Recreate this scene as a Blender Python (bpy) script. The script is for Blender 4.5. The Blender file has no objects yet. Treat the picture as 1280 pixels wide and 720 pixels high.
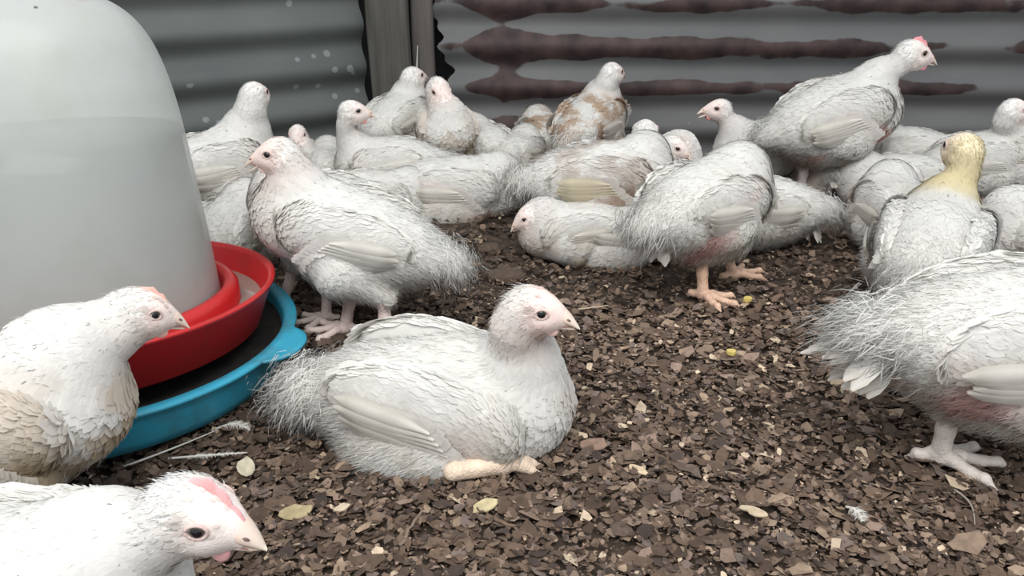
import bpy, math, random
import numpy as np
from mathutils import Vector, Matrix

# ------------------------------------------------------------------ camera, light, exposure
SC = bpy.context.scene
COL = SC.collection
CAM_H = 0.40
PITCH = math.radians(24.2)
FPX = 1000.0
cd = bpy.data.cameras.new('camera'); cam = bpy.data.objects.new('camera', cd); COL.objects.link(cam)
cd.sensor_width = 36.0; cd.lens = 36.0 * FPX / 1280.0
cd.clip_start = 0.02; cd.clip_end = 50
cam.location = (0, 0, CAM_H); cam.rotation_euler = (math.pi / 2 - PITCH, 0, 0)
SC.camera = cam

w = bpy.data.worlds.new('daylight'); SC.world = w; w.use_nodes = True
bg = w.node_tree.nodes['Background']; bg.inputs[0].default_value = (0.88, 0.94, 1.0, 1); bg.inputs[1].default_value = 0.80

def area(name, loc, target, size, power, color):
    l = bpy.data.lights.new(name, 'AREA'); l.shape = 'RECTANGLE'; l.size = size[0]; l.size_y = size[1]
    l.energy = power; l.color = color
    o = bpy.data.objects.new(name, l); COL.objects.link(o); o.location = loc
    o.rotation_euler = (Vector(target) - Vector(loc)).to_track_quat('-Z', 'Y').to_euler()
    return o
# daylight coming in over the low front side of the pen, behind and above the camera
area('daylight_opening', (-0.1, -0.35, 1.75), (0.0, 0.75, 0.0), (1.7, 1.3), 43.0, (1.0, 0.985, 0.96))

SC.view_settings.view_transform = 'Standard'; SC.view_settings.look = 'None'
SC.view_settings.gamma = 1.0; SC.view_settings.exposure = 0.0
SC.view_settings.use_curve_mapping = False
try:
    SC.cycles.max_bounces = 6; SC.cycles.diffuse_bounces = 4; SC.cycles.transparent_max_bounces = 8
    SC.cycles.use_denoising = True
except Exception:
    pass

# ------------------------------------------------------------------ small maths
F_ = np.array([0, math.cos(PITCH), -math.sin(PITCH)]); U_ = np.array([0, math.sin(PITCH), math.cos(PITCH)]); R_ = np.array([1.0, 0, 0])
E_ = np.array([0, 0, CAM_H])
def ray(u, v): return F_ + R_ * (u - 640) / FPX - U_ * (v - 360) / FPX
def on_floor(u, v, z=0.0):
    r = ray(u, v); return E_ + r * ((z - CAM_H) / r[2])
def at_y(u, v, y):
    r = ray(u, v); return E_ + r * (y / r[1])
def y_of(v): return on_floor(640, v)[1]
def unit(a): return a / (np.linalg.norm(a) + 1e-12)
def norm_rows(a): return a / (np.linalg.norm(a, axis=1, keepdims=True) + 1e-12)
def sm(a, b, x):
    t = np.clip((x - a) / (b - a), 0, 1); return t * t * (3 - 2 * t)
def noise3(p, freq, seed, octs=3):
    r = np.random.RandomState(seed); out = np.zeros(len(p)); amp = 1.0; tot = 0
    for o in range(octs):
        acc = np.zeros(len(p))
        for _ in range(6):
            k = r.normal(size=3); k = k / np.linalg.norm(k) * freq * (0.7 + 0.6 * r.rand()) * 2 ** o
            acc += np.sin(p @ k * 6.283 + r.rand() * 6.283)
        out += amp * acc / 2.2; tot += amp; amp *= 0.55
    return out / tot          # about -1..1

# ------------------------------------------------------------------ mesh accumulator
class Geo:
    def __init__(s): s.v = []; s.c = []; s.f = []; s.n = 0; s.nr = []
    def add(s, v, faces, col, mat=0, nrm=None):
        v = np.asarray(v, float); col = np.asarray(col, float)
        if col.ndim == 1: col = np.tile(col, (len(v), 1))
        s.v.append(v); s.c.append(col[:, :3]); s.nr.append(np.zeros_like(v) if nrm is None else nrm)
        for f in (faces if isinstance(faces, list) else [faces]):
            f = np.asarray(f, np.int64)
            if len(f): s.f.append((f + s.n, mat))
        s.n += len(v)
    def build(s, name, mats, parent=None, xf=None, smooth=True):
        v = np.concatenate(s.v); c = np.concatenate(s.c)
        if xf is not None: v = v @ xf[0].T + xf[1]
        me = bpy.data.meshes.new(name)
        loops = np.concatenate([f.ravel() for f, _ in s.f]); tot = np.concatenate([np.full(len(f), f.shape[1]) for f, _ in s.f])
        mi = np.concatenate([np.full(len(f), m) for f, m in s.f])
        start = np.concatenate([[0], np.cumsum(tot)[:-1]])
        me.vertices.add(len(v)); me.vertices.foreach_set('co', v.astype(np.float32).ravel())
        me.loops.add(len(loops)); me.loops.foreach_set('vertex_index', loops.astype(np.int32))
        me.polygons.add(len(tot)); me.polygons.foreach_set('loop_start', start.astype(np.int32))
        me.polygons.foreach_set('loop_total', tot.astype(np.int32))
        me.polygons.foreach_set('material_index', mi.astype(np.int32))
        me.polygons.foreach_set('use_smooth', np.full(len(tot), bool(smooth)))
        me.update(calc_edges=True)
        a = me.color_attributes.new('Col', 'FLOAT_COLOR', 'POINT')
        a.data.foreach_set('color', np.concatenate([np.clip(c, 0, 1), np.ones((len(c), 1))], 1).astype(np.float32).ravel())
        for m in (mats if isinstance(mats, (list, tuple)) else [mats]): me.materials.append(m)
        nr = np.concatenate(s.nr)
        if smooth and np.abs(nr).sum() > 0:      # feathers shade like the soft coat they make up
            vn = np.empty(len(v) * 3, np.float32); me.vertices.foreach_get('normal', vn); vn = vn.reshape(-1, 3)
            z0 = np.abs(nr).sum(1) < 1e-6; nr[z0] = vn[z0]
            me.normals_split_custom_set_from_vertices(norm_rows(nr).tolist())
        o = bpy.data.objects.new(name, me); COL.objects.link(o)
        if parent is not None: o.parent = parent
        return o

def tag(o, label=None, cat=None, group=None, kind=None):
    if label: o['label'] = label
    if cat: o['category'] = cat
    if group: o['group'] = group
    if kind: o['kind'] = kind
    return o
def empty(name, loc, rz=0.0):
    o = bpy.data.objects.new(name, None); COL.objects.link(o); o.location = tuple(loc); o.rotation_euler = (0, 0, rz)
    o.empty_display_size = 0.03
    return o

def grid_faces(nu, nv, wrap=False, off=0):
    i, j = np.meshgrid(np.arange(nu - 1), np.arange(nv if wrap else nv - 1), indexing='ij')
    j2 = (j + 1) % nv
    return np.stack([i * nv + j, (i + 1) * nv + j, (i + 1) * nv + j2, i * nv + j2], -1).reshape(-1, 4) + off

def sweep(pts, radii, seg=8, flat=1.0):
    pts = np.asarray(pts, float); n = len(pts); radii = np.broadcast_to(radii, n)
    t = norm_rows(np.gradient(pts, axis=0)); up = np.array([0, 0, 1.0])
    if abs(t[0][2]) > 0.9: up = np.array([1.0, 0, 0])
    V = []
    for i in range(n):
        s_ = unit(np.cross(t[i], up)); u_ = np.cross(s_, t[i])
        a = np.linspace(0, 2 * math.pi, seg, endpoint=False)
        V.append(pts[i] + radii[i] * (np.cos(a)[:, None] * s_ + flat * np.sin(a)[:, None] * u_))
    V = np.concatenate(V + [pts[:1], pts[-1:]])
    j = np.arange(seg); j2 = (j + 1) % seg; a0 = n * seg
    q = grid_faces(n, seg, True)
    tr = np.concatenate([np.stack([np.full(seg, a0), j, j2], 1), np.stack([np.full(seg, a0 + 1), (n - 1) * seg + j2, (n - 1) * seg + j], 1)])
    return V, [q, tr]

def lathe(prof, seg=96):
    prof = np.asarray(prof, float); a = np.linspace(0, 2 * math.pi, seg, endpoint=False)
    V = np.stack([prof[:, 0][:, None] * np.cos(a), prof[:, 0][:, None] * np.sin(a), np.repeat(prof[:, 1][:, None], seg, 1)], -1).reshape(-1, 3)
    return V, grid_faces(len(prof), seg, True)[:, ::-1]

# ------------------------------------------------------------------ signed distance solids and surface nets
def ell(c, r, M=None):
    c = np.asarray(c, float); r = np.asarray(r, float)
    return ('e', c, r, M)
def cone(a, b, ra, rb): return ('c', np.asarray(a, float), np.asarray(b, float), (ra, rb))
def dist(pr, p):
    if pr[0] == 'e':
        q = p - pr[1]
        if pr[3] is not None: q = q @ pr[3]          # columns = axes
        k0 = np.sqrt(((q / pr[2]) ** 2).sum(-1)); k1 = np.sqrt(((q / pr[2] ** 2) ** 2).sum(-1)) + 1e-9
        return k0 * (k0 - 1) / k1
    a, b = pr[1], pr[2]; d = b - a; q = p - a
    h = np.clip(q @ d / (d @ d + 1e-12), 0, 1)
    return np.sqrt(((q - h[..., None] * d) ** 2).sum(-1)) - (pr[3][0] + (pr[3][1] - pr[3][0]) * h)
def bounds(pr):
    if pr[0] == 'e': m = pr[2].max(); return pr[1] - m, pr[1] + m
    m = max(pr[3]); return np.minimum(pr[1], pr[2]) - m, np.maximum(pr[1], pr[2]) + m
def smin(a, b, k):
    h = np.clip(0.5 + 0.5 * (b - a) / k, 0, 1); return b + (a - b) * h - k * h * (1 - h)

def solid(prims, vox):
    """prims: list of (prim, blend)"""
    lo = np.min([bounds(p)[0] for p, _ in prims], 0) - 3 * vox - 0.004; hi = np.max([bounds(p)[1] for p, _ in prims], 0) + 3 * vox + 0.004
    n = np.ceil((hi - lo) / vox).astype(int) + 1
    ax = [lo[i] + vox * np.arange(n[i]) for i in range(3)]
    f = np.full(tuple(n), 1.0, np.float32)
    first = True
    for p, k in prims:
        b0, b1 = bounds(p); pad = k + 3 * vox
        s0 = [max(0, int((b0[i] - pad - lo[i]) / vox)) for i in range(3)]
        s1 = [min(n[i], int((b1[i] + pad - lo[i]) / vox) + 2) for i in range(3)]
        sl = tuple(slice(s0[i], s1[i]) for i in range(3))
        P = np.stack(np.meshgrid(*[ax[i][sl[i]] for i in range(3)], indexing='ij'), -1)
        f[sl] = smin(f[sl], dist(p, P).astype(np.float32), k)
    return surface_nets(f, lo, vox)

def surface_nets(f, lo, vox):
    ins = f < 0
    c = np.zeros(tuple(np.array(f.shape) - 1), np.int8)
    for dx in (0, 1):
        for dy in (0, 1):
            for dz in (0, 1):
                c += ins[dx:dx + c.shape[0], dy:dy + c.shape[1], dz:dz + c.shape[2]]
    act = (c > 0) & (c < 8); I = np.argwhere(act)
    idx = -np.ones(act.shape, np.int64); idx[act] = np.arange(len(I))
    corners = np.array([[x, y, z] for x in (0, 1) for y in (0, 1) for z in (0, 1)])
    val = np.stack([f[I[:, 0] + o[0], I[:, 1] + o[1], I[:, 2] + o[2]] for o in corners], 1)
    acc = np.zeros((len(I), 3)); cnt = np.zeros(len(I))
    for a in range(8):
        for b in range(a + 1, 8):
            if np.abs(corners[a] - corners[b]).sum() != 1: continue
            m = (val[:, a] < 0) != (val[:, b] < 0)
            t = np.where(m, val[:, a] / (val[:, a] - val[:, b] + 1e-12), 0)
            acc += m[:, None] * (corners[a] + t[:, None] * (corners[b] - corners[a])); cnt += m
    V = lo + vox * (I + acc / cnt[:, None])
    Q = []
    for axn in range(3):
        a1, a2 = [(1, 2), (2, 0), (0, 1)][axn]
        sh = list(f.shape); s0 = [slice(None)] * 3; s1 = [slice(None)] * 3
        s0[axn] = slice(0, -1); s1[axn] = slice(1, None)
        A = ins[tuple(s0)]; B = ins[tuple(s1)]
        E = np.argwhere(A != B)
        E = E[(E[:, a1] > 0) & (E[:, a2] > 0) & (E[:, a1] < sh[a1] - 1) & (E[:, a2] < sh[a2] - 1)]
        o1 = np.zeros(3, int); o1[a1] = 1; o2 = np.zeros(3, int); o2[a2] = 1
        g = lambda X: idx[X[:, 0], X[:, 1], X[:, 2]]
        q = np.stack([g(E - o1 - o2), g(E - o2), g(E), g(E - o1)], 1)
        fl = ~A[E[:, 0], E[:, 1], E[:, 2]]
        q[fl] = q[fl][:, ::-1]
        Q.append(q)
    Q = np.concatenate(Q); Q = Q[(Q >= 0).all(1)]
    return V, Q
def vnormals(V, Q):
    n = np.cross(V[Q[:, 2]] - V[Q[:, 0]], V[Q[:, 3]] - V[Q[:, 1]]); N = np.zeros_like(V)
    for i in range(4): np.add.at(N, Q[:, i], n)
    return norm_rows(N), 0.5 * np.linalg.norm(n, axis=1), norm_rows(n)

# ------------------------------------------------------------------ materials
def mat(name):
    m = bpy.data.materials.new(name); m.use_nodes = True
    nt = m.node_tree; b = nt.nodes['Principled BSDF']; return m, nt, b
def N(nt, t, **kw):
    n = nt.nodes.new(t)
    for k, v in kw.items():
        if k in n.inputs: n.inputs[k].default_value = v
        else: setattr(n, k, v)
    return n
def attr_material(name, rough=0.8, sheen=0.0, spec=0.3, bump=None, transl=0.0, var=0.06, nscale=60):
    m, nt, b = mat(name); L = nt.links.new
    at = N(nt, 'ShaderNodeAttribute'); at.attribute_name = 'Col'
    tc = N(nt, 'ShaderNodeTexCoord')
    nz = N(nt, 'ShaderNodeTexNoise'); nz.inputs['Scale'].default_value = nscale; nz.inputs['Detail'].default_value = 4
    L(tc.outputs['Object'], nz.inputs['Vector'])
    mr = N(nt, 'ShaderNodeMapRange'); mr.inputs[3].default_value = 1 - var; mr.inputs[4].default_value = 1 + var; mr.inputs[1].default_value = .3; mr.inputs[2].default_value = .7
    L(nz.outputs['Fac'], mr.inputs[0])
    mx = N(nt, 'ShaderNodeVectorMath', operation='SCALE'); L(at.outputs['Color'], mx.inputs[0]); L(mr.outputs[0], mx.inputs['Scale'])
    L(mx.outputs[0], b.inputs['Base Color'])
    b.inputs['Roughness'].default_value = rough; b.inputs['Specular IOR Level'].default_value = spec
    if sheen: b.inputs['Sheen Weight'].default_value = sheen; b.inputs['Sheen Roughness'].default_value = 0.5
    if bump:
        n2 = N(nt, 'ShaderNodeTexVoronoi' if bump[2] == 'v' else 'ShaderNodeTexNoise'); n2.inputs['Scale'].default_value = bump[0]
        L(tc.outputs['Object'], n2.inputs['Vector'])
        bp = N(nt, 'ShaderNodeBump'); bp.inputs['Strength'].default_value = bump[1]; bp.inputs['Distance'].default_value = 0.001
        L(n2.outputs[0], bp.inputs['Height']); L(bp.outputs[0], b.inputs['Normal'])
    if transl:
        tr = N(nt, 'ShaderNodeBsdfTranslucent'); L(mx.outputs[0], tr.inputs['Color'])
        ms = N(nt, 'ShaderNodeMixShader'); ms.inputs[0].default_value = transl
        L(b.outputs[0], ms.inputs[1]); L(tr.outputs[0], ms.inputs[2]); L(ms.outputs[0], nt.nodes['Material Output'].inputs[0])
    return m
M_FEATHER = attr_material('white_feathers', 0.9, 0.15, 0.15, transl=0.30, var=0.04)
M_SKIN = attr_material('bare_skin', 0.55, 0.05, 0.3, bump=(700, 0.35, 'n'))
M_SCALE = attr_material('scaly_leg_skin', 0.5, 0, 0.35, bump=(420, 0.6, 'v'), var=0.1)
M_HORN = attr_material('beak_horn', 0.35, 0, 0.4, var=0.05)
M_EYE = attr_material('wet_eye', 0.08, 0, 0.6, var=0.0)
M_CHIP = attr_material('wood_shaving', 0.85, 0, 0.2, var=0.18, nscale=180)
M_QUILL = attr_material('feather_quill', 0.6, 0.1, 0.3, transl=0.15)

# ------------------------------------------------------------------ feathers
def feather_cards(P, Nn, D, L, W, lift, col, g, mat_i=0, rng=None):
    """small pointed contour feathers, all in one go: root P, surface normal Nn, lie along D"""
    D = norm_rows(D - (D * Nn).sum(1, keepdims=True) * Nn); S = np.cross(Nn, D)
    L = L[:, None]; W = W[:, None]; lf = lift[:, None]; V = []; CC = []
    for t, wd in ((0.0, 0.55), (0.4, 1.0), (0.78, 0.72)):
        c = P + D * L * t + Nn * (lf * L * (t - 0.45 * t * t) + 0.0004)
        V += [c - S * W * wd * .5 - Nn * L * .02 * wd, c + S * W * wd * .5 - Nn * L * .02 * wd]
        CC += [col * (0.97 + 0.03 * t)] * 2
    c = P + D * L + Nn * (lf * L * 0.55 + 0.0002); V.append(c); CC.append(col * 0.97)
    n = len(P); V = np.stack(V, 1).reshape(-1, 3); CC = np.stack(CC, 1).reshape(-1, 3); b = np.arange(n)[:, None] * 7
    cn = np.cross(D + Nn * lf, S); cn = norm_rows(cn * np.sign((cn * Nn).sum(1, keepdims=True)))
    g.add(V, [np.concatenate([b + [0, 2, 3, 1], b + [2, 4, 5, 3]]), b + [4, 6, 5]], CC, mat_i, np.repeat(norm_rows(Nn * .70 + cn * .30), 7, 0))
def down_blades(P, Nn, D, L, W, lift, col, g, mat_i=0, rng=None):
    n = len(P); j = rng.normal(size=(n, 3)) * 0.22
    d = norm_rows(D + Nn * lift[:, None] + j); S = norm_rows(np.cross(d, rng.normal(size=(n, 3)))); S = S * np.where((np.cross(S, d) * Nn).sum(1, keepdims=True) < 0, -1, 1)
    mid = P + d * L[:, None] * .55; tip = P + (d * L[:, None] + (-Nn * .15 + D * .12) * L[:, None])
    V = np.stack([P - S * W[:, None] * .5, P + S * W[:, None] * .5, mid + S * W[:, None] * .35, mid - S * W[:, None] * .35, tip], 1).reshape(-1, 3)
    b = np.arange(n)[:, None] * 5
    g.add(V, [b + [0, 1, 2, 3], b + [3, 2, 4]], np.repeat(col, 5, 0), mat_i, np.repeat(norm_rows(Nn + rng.normal(size=(n, 3)) * .2), 5, 0))
def vane(root, d, side, nrm, L, W, col, g, mat_i=0, curve=0.12, edge=(0.75, 0.68, 0.55), nt=9, conform=None, seed=0):
    """one long flight or tail feather with a raised shaft"""
    t = np.linspace(0, 1, nt)[:, None]; wv = np.linspace(-1, 1, 5)[None]
    prof = np.clip(np.minimum(0.12 + 2.6 * t, 1) * np.sqrt(np.clip(1 - np.clip((t - .72) / .28, 0, 1) ** 2, 0.02, 1)), 0.05, 1)
    X = t * L; Yw = wv * W * .5 * prof
    bend = -curve * L * t ** 2
    p = root + X[..., None] * d + Yw[..., None] * side + (bend + 0 * wv)[..., None] * nrm
    cam_ = (np.abs(wv) ** 2 * -0.10 * W + (np.abs(wv) < .1) * 0.0006 * (1 - t))
    p = p + cam_[..., None] * nrm
    p = p.reshape(-1, 3)
    if conform is not None: p = conform(p)
    c = np.asarray(col, float) * np.ones((nt, 5, 1)); e = np.asarray(edge, float)
    c[:, 4] = c[:, 4] * .5 + e * .5; c[-2:] = c[-2:] * .6 + e * .4
    g.add(p, grid_faces(nt, 5), c.reshape(-1, 3), mat_i)

WHITE = np.array([0.86, 0.845, 0.81])

# ------------------------------------------------------------------ the chicken
BIRDS = []
def rotm(yaw, pitch, roll=0.0):
    """columns forward, left, up"""
    y, p, r = map(math.radians, (yaw, pitch, roll))
    f = np.array([math.cos(y) * math.cos(p), math.sin(y) * math.cos(p), math.sin(p)])
    l = np.array([-math.sin(y), math.cos(y), 0.0]); u = np.cross(f, l)
    l2 = l * math.cos(r) + u * math.sin(r); u2 = np.cross(f, l2)
    return np.stack([f, l2, u2], 1)

def chicken(label, body, vg, yaw, pitch=8, s=1.0, head=None, hyaw=None, hpitch=0, hdy=0.0, roll=0,
            feet=(), sit=False, dirty=0.15, tan=0.0, pink=0.1, bald=0.5, yellow=0.0, comb=0.6, comb_col=(0.72, 0.30, 0.28),
            tail_pitch=-10, tail_len=1.0, q=1.0, vox=None, seed=None, fluff=1.0, wing_tilt=0, wings=(1, -1), neck_thick=1.0,
            hs=1.17, shape=(1, 1, 1), flight=(0.80, 0.74, 0.62), leg_col=(0.80, 0.62, 0.52), name='chicken', specks=0.012, hock_back=0.012,
            dirt_col=(.50, .41, .26), group='white broiler chickens in the pen', flight_n=9, wing_scale=1.0, beak_open=0.0, wattle=0.5, sit_foot=None, neck_bend=1.0, tail_w=1.0):
    seed = seed or len(BIRDS) + 11; rng = np.random.RandomState(seed)
    if vox is None: vox = 0.0026
    Y = y_of(vg); C = at_y(body[0], body[1], Y)
    rt = np.array([C[0], C[1], 0.0]); a = math.radians(yaw)
    W2L = np.array([[math.cos(a), math.sin(a), 0], [-math.sin(a), math.cos(a), 0], [0, 0, 1.0]])
    tol = lambda p: W2L @ (np.asarray(p) - rt)
    B = W2L @ rotm(yaw, pitch, roll); c = tol(C)
    hyaw = yaw if hyaw is None else hyaw
    Hm = W2L @ rotm(hyaw, hpitch)
    print('BIRD %-3d z=%.3f Y=%.2f %s' % (len(BIRDS), C[2], Y, label[:50]))
    bp = lambda x, y, z: c + B @ (np.array([x, y, z]) * s)
    sx, sy, sz = shape[0] * .97, shape[1] * .92, shape[2] * .92; r3 = lambda x, y, z: np.array([x * sx, y * sy, z * sz]) * s
    prims = []; info = []      # info: flow vector, zone (0 body,1 neck,2 head,3 thigh), feather length
    back = -B[:, 0]; down = np.array([0, 0, -1.0])
    def P(pr, k, flow, zone): prims.append((pr, k)); info.append((unit(flow), zone))
    P(ell(bp(0, 0, 0), r3(.086, .053, .050), B), .02, back, 0)
    P(ell(bp(.050 * sx, 0, -.008), r3(.044, .046, .045), B), .02, back + down * .6, 0)
    P(ell(bp(-.060 * sx, 0, .004), r3(.046, .042, .037), B), .025, back, 0)
    P(ell(bp(-.012, 0, -.022 * sz), r3(.060, .049, .043), B), .02, back + down * .3, 0)
    P(ell(bp(-.104 * sx, 0, .012), r3(.024, .020, .014), B), .022, back, 0)
    if sit: # fluffy folded thighs
        for sd in (1, -1): P(ell(bp(-.022, .036 * sd * sy, -.030 * sz), r3(.055, .028, .034), B), .018, back + down * .3, 3)
    # neck and head
    H = None
    if head is not None:
        Hw = at_y(head[0], head[1], Y + hdy); H = tol(Hw); h = s * hs
        hp = lambda x, y, z: H + Hm @ (np.array([x, y, z]) * h)
        p0 = bp(.054 * sx, 0, .018); p3 = hp(-.006, 0, -.006)
        gap = np.linalg.norm(p3 - p0)
        p1 = p0 + (B[:, 0] * .55 + B[:, 2] * .35 + np.array([0, 0, .35])) * gap * .38 * neck_bend
        p2 = p3 + Hm @ np.array([-.55, 0, -.85]) * gap * .30
        t = np.linspace(0, 1, 8)[:, None]
        cv = (1 - t) ** 3 * p0 + 3 * t * (1 - t) ** 2 * p1 + 3 * t * t * (1 - t) * p2 + t ** 3 * p3
        rad = (np.interp(t[:, 0], [0, .3, .65, 1], [.030, .0205, .0160, .0155]) * s * neck_thick)
        for i in range(7):
            P(cone(cv[i], cv[i + 1], rad[i], rad[i + 1]), .018 if i < 3 else .008, cv[i] - cv[i + 1] + back * .3 * np.linalg.norm(cv[i] - cv[i + 1]), 1)
        hb = -Hm[:, 0]
        he = lambda cc, rr, k, fl=hb - Hm[:, 2] * .3: P(ell(hp(*cc), np.array(rr) * h, Hm), k * h, fl, 2)
        he((0, 0, .001), (.0185, .0142, .0160), .006)
        he((.013, 0, -.003), (.0125, .0100, .0108), .008)
        he((.006, 0, -.0095), (.012, .0085, .0078), .008)
        for sd in (1, -1):
            P(cone(hp(.001, .0112 * sd, .0082), hp(.0145, .0072 * sd, .0050), .0026 * h, .002 * h), .004 * h, hb, 2)
            he((-.0045, .0132 * sd, -.0035), (.0034, .002, .0036), .0015)
            he((.009, .0085 * sd, -.0045), (.007, .0045, .005), .005)
        P(cone(hp(.019, 0, -.0025), hp(.0245, 0, -.0045), .0068 * h, .0052 * h), .005 * h, hb, 2)
    # thighs down to the hocks
    legs = []
    if feet == () and not sit: feet = ('auto', 'auto')
    for i, ft in enumerate(feet):
        if ft is None: continue
        if ft == 'auto':
            sd_ = (1, -1)[i]; pl = np.array([c[0] + (.008 + .018 * sd_) * s, c[1] + .030 * sd_ * s, 0]); pw = W2L.T @ pl + rt
            dv = pw - E_; k_ = 1 / (dv @ F_); ft = (640 + FPX * (dv @ R_) * k_, 360 - FPX * (dv @ U_) * k_, sd_)
        fx, fv, sd = ft[0], ft[1], (ft[2] if len(ft) > 2 else (1, -1)[i]); tyaw = ft[3] if len(ft) > 3 else yaw
        lift = ft[4] if len(ft) > 4 else 0.0
        Fw = on_floor(fx, fv, lift); Fl = tol(Fw) + np.array([0, 0, .004 * s])
        tm = W2L @ rotm(tyaw, 0)
        hip = bp(-.004, .030 * sd * sy, -.024)
        hz = min(.052 * s, max(.03 * s, (hip[2] - Fl[2]) * .62))
        hock = Fl + tm[:, 0] * (-hock_back * s) + np.array([0, 0, hz]); hock[:2] += .18 * (hip - hock)[:2]
        knee = (hip + hock) / 2 + B[:, 0] * .020 * s + B[:, 1] * sd * .006 * s
        P(cone(hip, knee, .033 * s, .024 * s), .016, knee - hip + back * .02, 3)
        P(cone(knee, hock, .023 * s, .0095 * s), .012, hock - knee + back * .01, 3)
        legs.append((Fl, hock, tm, tyaw, lift))
    V, Q = solid(prims, vox)
    Nn, A, FN = vnormals(V, Q)
    # blend flow, zones
    def fields(p):
        wt = []; 
        for (pr, _), _i in zip(prims, info): wt.append(np.exp(-np.clip(dist(pr, p), 0, .1) / .0045))
        wt = np.array(wt).T + 1e-9; wt /= wt.sum(1, keepdims=True)
        fl = norm_rows(wt @ np.array([f for f, _ in info])); z = np.zeros((len(p), 4))
        for j, (_, zn) in enumerate(info): z[:, zn] += wt[:, j]
        return fl, z
    seedn = seed * 7
    def colour(p, z):
        pb = (p - c) @ B / s
        col = np.tile(WHITE, (len(p), 1))
        if yellow:
            m = (yellow * np.clip(z[:, 1] + z[:, 2] * .8, 0, 1))[:, None]; col = col * (1 - m) + np.array([.80, .70, .42]) * m
        n1 = noise3(p / s, 16, seedn, 3); n2 = noise3(p / s, 45, seedn + 1, 3)
        low = sm(.02, -.055, pb[:, 2])
        dm = np.clip(dirty * (low * 1.2 + .25) * sm(-.35, .55, n1 + .35 * n2) * (z[:, 0] + z[:, 3]), 0, .85)[:, None]
        col = col * (1 - dm) + np.array(dirt_col) * dm
        if tan:
            tm_ = np.clip(tan * sm(-.5, .6, n1 + .4 * n2) * (z[:, 0] + z[:, 3]), 0, .9)[:, None]; col = col * (1 - tm_) + np.array([.56, .40, .27]) * tm_
        pk = np.clip(pink * sm(.1, .8, noise3(p / s, 11, seedn + 5, 2)) * sm(.035, -.03, pb[:, 2]) * z[:, 0] * 1.6, 0, .8)[:, None]
        col = col * (1 - pk) + np.array([.72, .42, .38]) * pk
        if H is not None:
            ph = (p - H) @ Hm / (s * hs)
            face = np.clip(z[:, 2] * (sm(-.012, .012, ph[:, 0]) * .95 + .1) + z[:, 1] * .45 * bald * sm(.03, .0, np.linalg.norm(ph, axis=1) - .02), 0, 1)
            face = face * (0.45 + 0.55 * bald)
            fc = np.array([.84, .66, .60]) * (1 + .06 * n2[:, None]); face = face[:, None]
            col = col * (1 - face) + fc * face
        return col, n1, n2
    fl, z = fields(V); col, n1, n2 = colour(V, z)
    g = Geo()
    # skin-like head uses slot 1
    fz = z[Q].mean(1); isskin = (fz[:, 2] > .5)
    g.add(V, Q[~isskin], col, 0); base = g.n - len(V)
    g.f.append((Q[isskin] + base, 1))
    # contour feathers
    def scatter(n, wfun):
        wq = A * wfun(z[Q].mean(1), V[Q].mean(1)); wq = np.clip(wq, 0, None); k = rng.choice(len(Q), n, p=wq / wq.sum())
        r = rng.dirichlet([1, 1, 1, 1], n); pos = (V[Q[k]] * r[..., None]).sum(1)
        nn = norm_rows((Nn[Q[k]] * r[..., None]).sum(1)); f2 = (fl[Q[k]] * r[..., None]).sum(1); zz = z[Q[k]].mean(1); cc = col[Q[k]].mean(1)
        return pos, nn, f2, zz, cc
    nf = int(8000 * q * s)
    pos, nn, f2, zz, cc = scatter(nf, lambda zf, cf: zf[:, 0] + zf[:, 3] * 1.1 + zf[:, 1] * (2.6 - 1.5 * bald) + zf[:, 2] * .0)
    Lf = (zz @ np.array([.0145, .0070, .004, .0095])) * s * rng.uniform(.75, 1.25, nf) * (1.25 if q < .5 else 1)
    lf = rng.uniform(.0, .065, nf) + zz[:, 3] * .05
    tint = rng.normal(1, .022, (nf, 1)); cf_ = cc * tint
    sp = rng.rand(nf) < specks; cf_[sp] = cf_[sp] * .45
    # speck feathers are small pin feathers
    Lf[sp] *= .45
    feather_cards(pos + nn * .0002, nn, f2 + rng.normal(size=(nf, 3)) * .16, Lf, Lf * rng.uniform(.50, .70, nf) * np.where(sp, .45, 1), lf, cf_, g, 0)
    # down
    nd = int(9000 * q * fluff * s)
    if nd > 10:
        pos, nn, f2, zz, cc = scatter(nd, lambda zf, cf: (zf[:, 0] * (.25 + 2.2 * sm(-.02, -.10, ((cf - c) @ B)[:, 0] / s) + .8 * sm(0, -.04, ((cf - c) @ B)[:, 2] / s)) + 1.6 * zf[:, 3] + .35 * zf[:, 1]))
        down_blades(pos, nn, f2, rng.uniform(.006, .013, nd) * s * (1 - .4 * zz[:, 1]), np.full(nd, .00055 * s), rng.uniform(.1, .55, nd), cc * rng.normal(1, .04, (nd, 1)), g, 0, rng)
    if H is not None:
        nh = int(900 * max(q, .15))
        pos, nn, f2, zz, cc = scatter(nh, lambda zf, cf: zf[:, 2] * (sm(.014, -.006, ((cf - H) @ Hm)[:, 0] / s / hs) * (1.1 - bald) * 2 + sm(.006, .014, ((cf - H) @ Hm)[:, 2] / s / hs) * sm(.024, .012, ((cf - H) @ Hm)[:, 0] / s / hs)) + .02)
        down_blades(pos, nn, f2, rng.uniform(.002, .0048, nh) * h, np.full(nh, .0006 * h), rng.uniform(.0, .5, nh), np.clip(cc * 1.06, 0, .85), g, 0, rng)
    # shanks and feet
    lc = np.array(leg_col)
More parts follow.
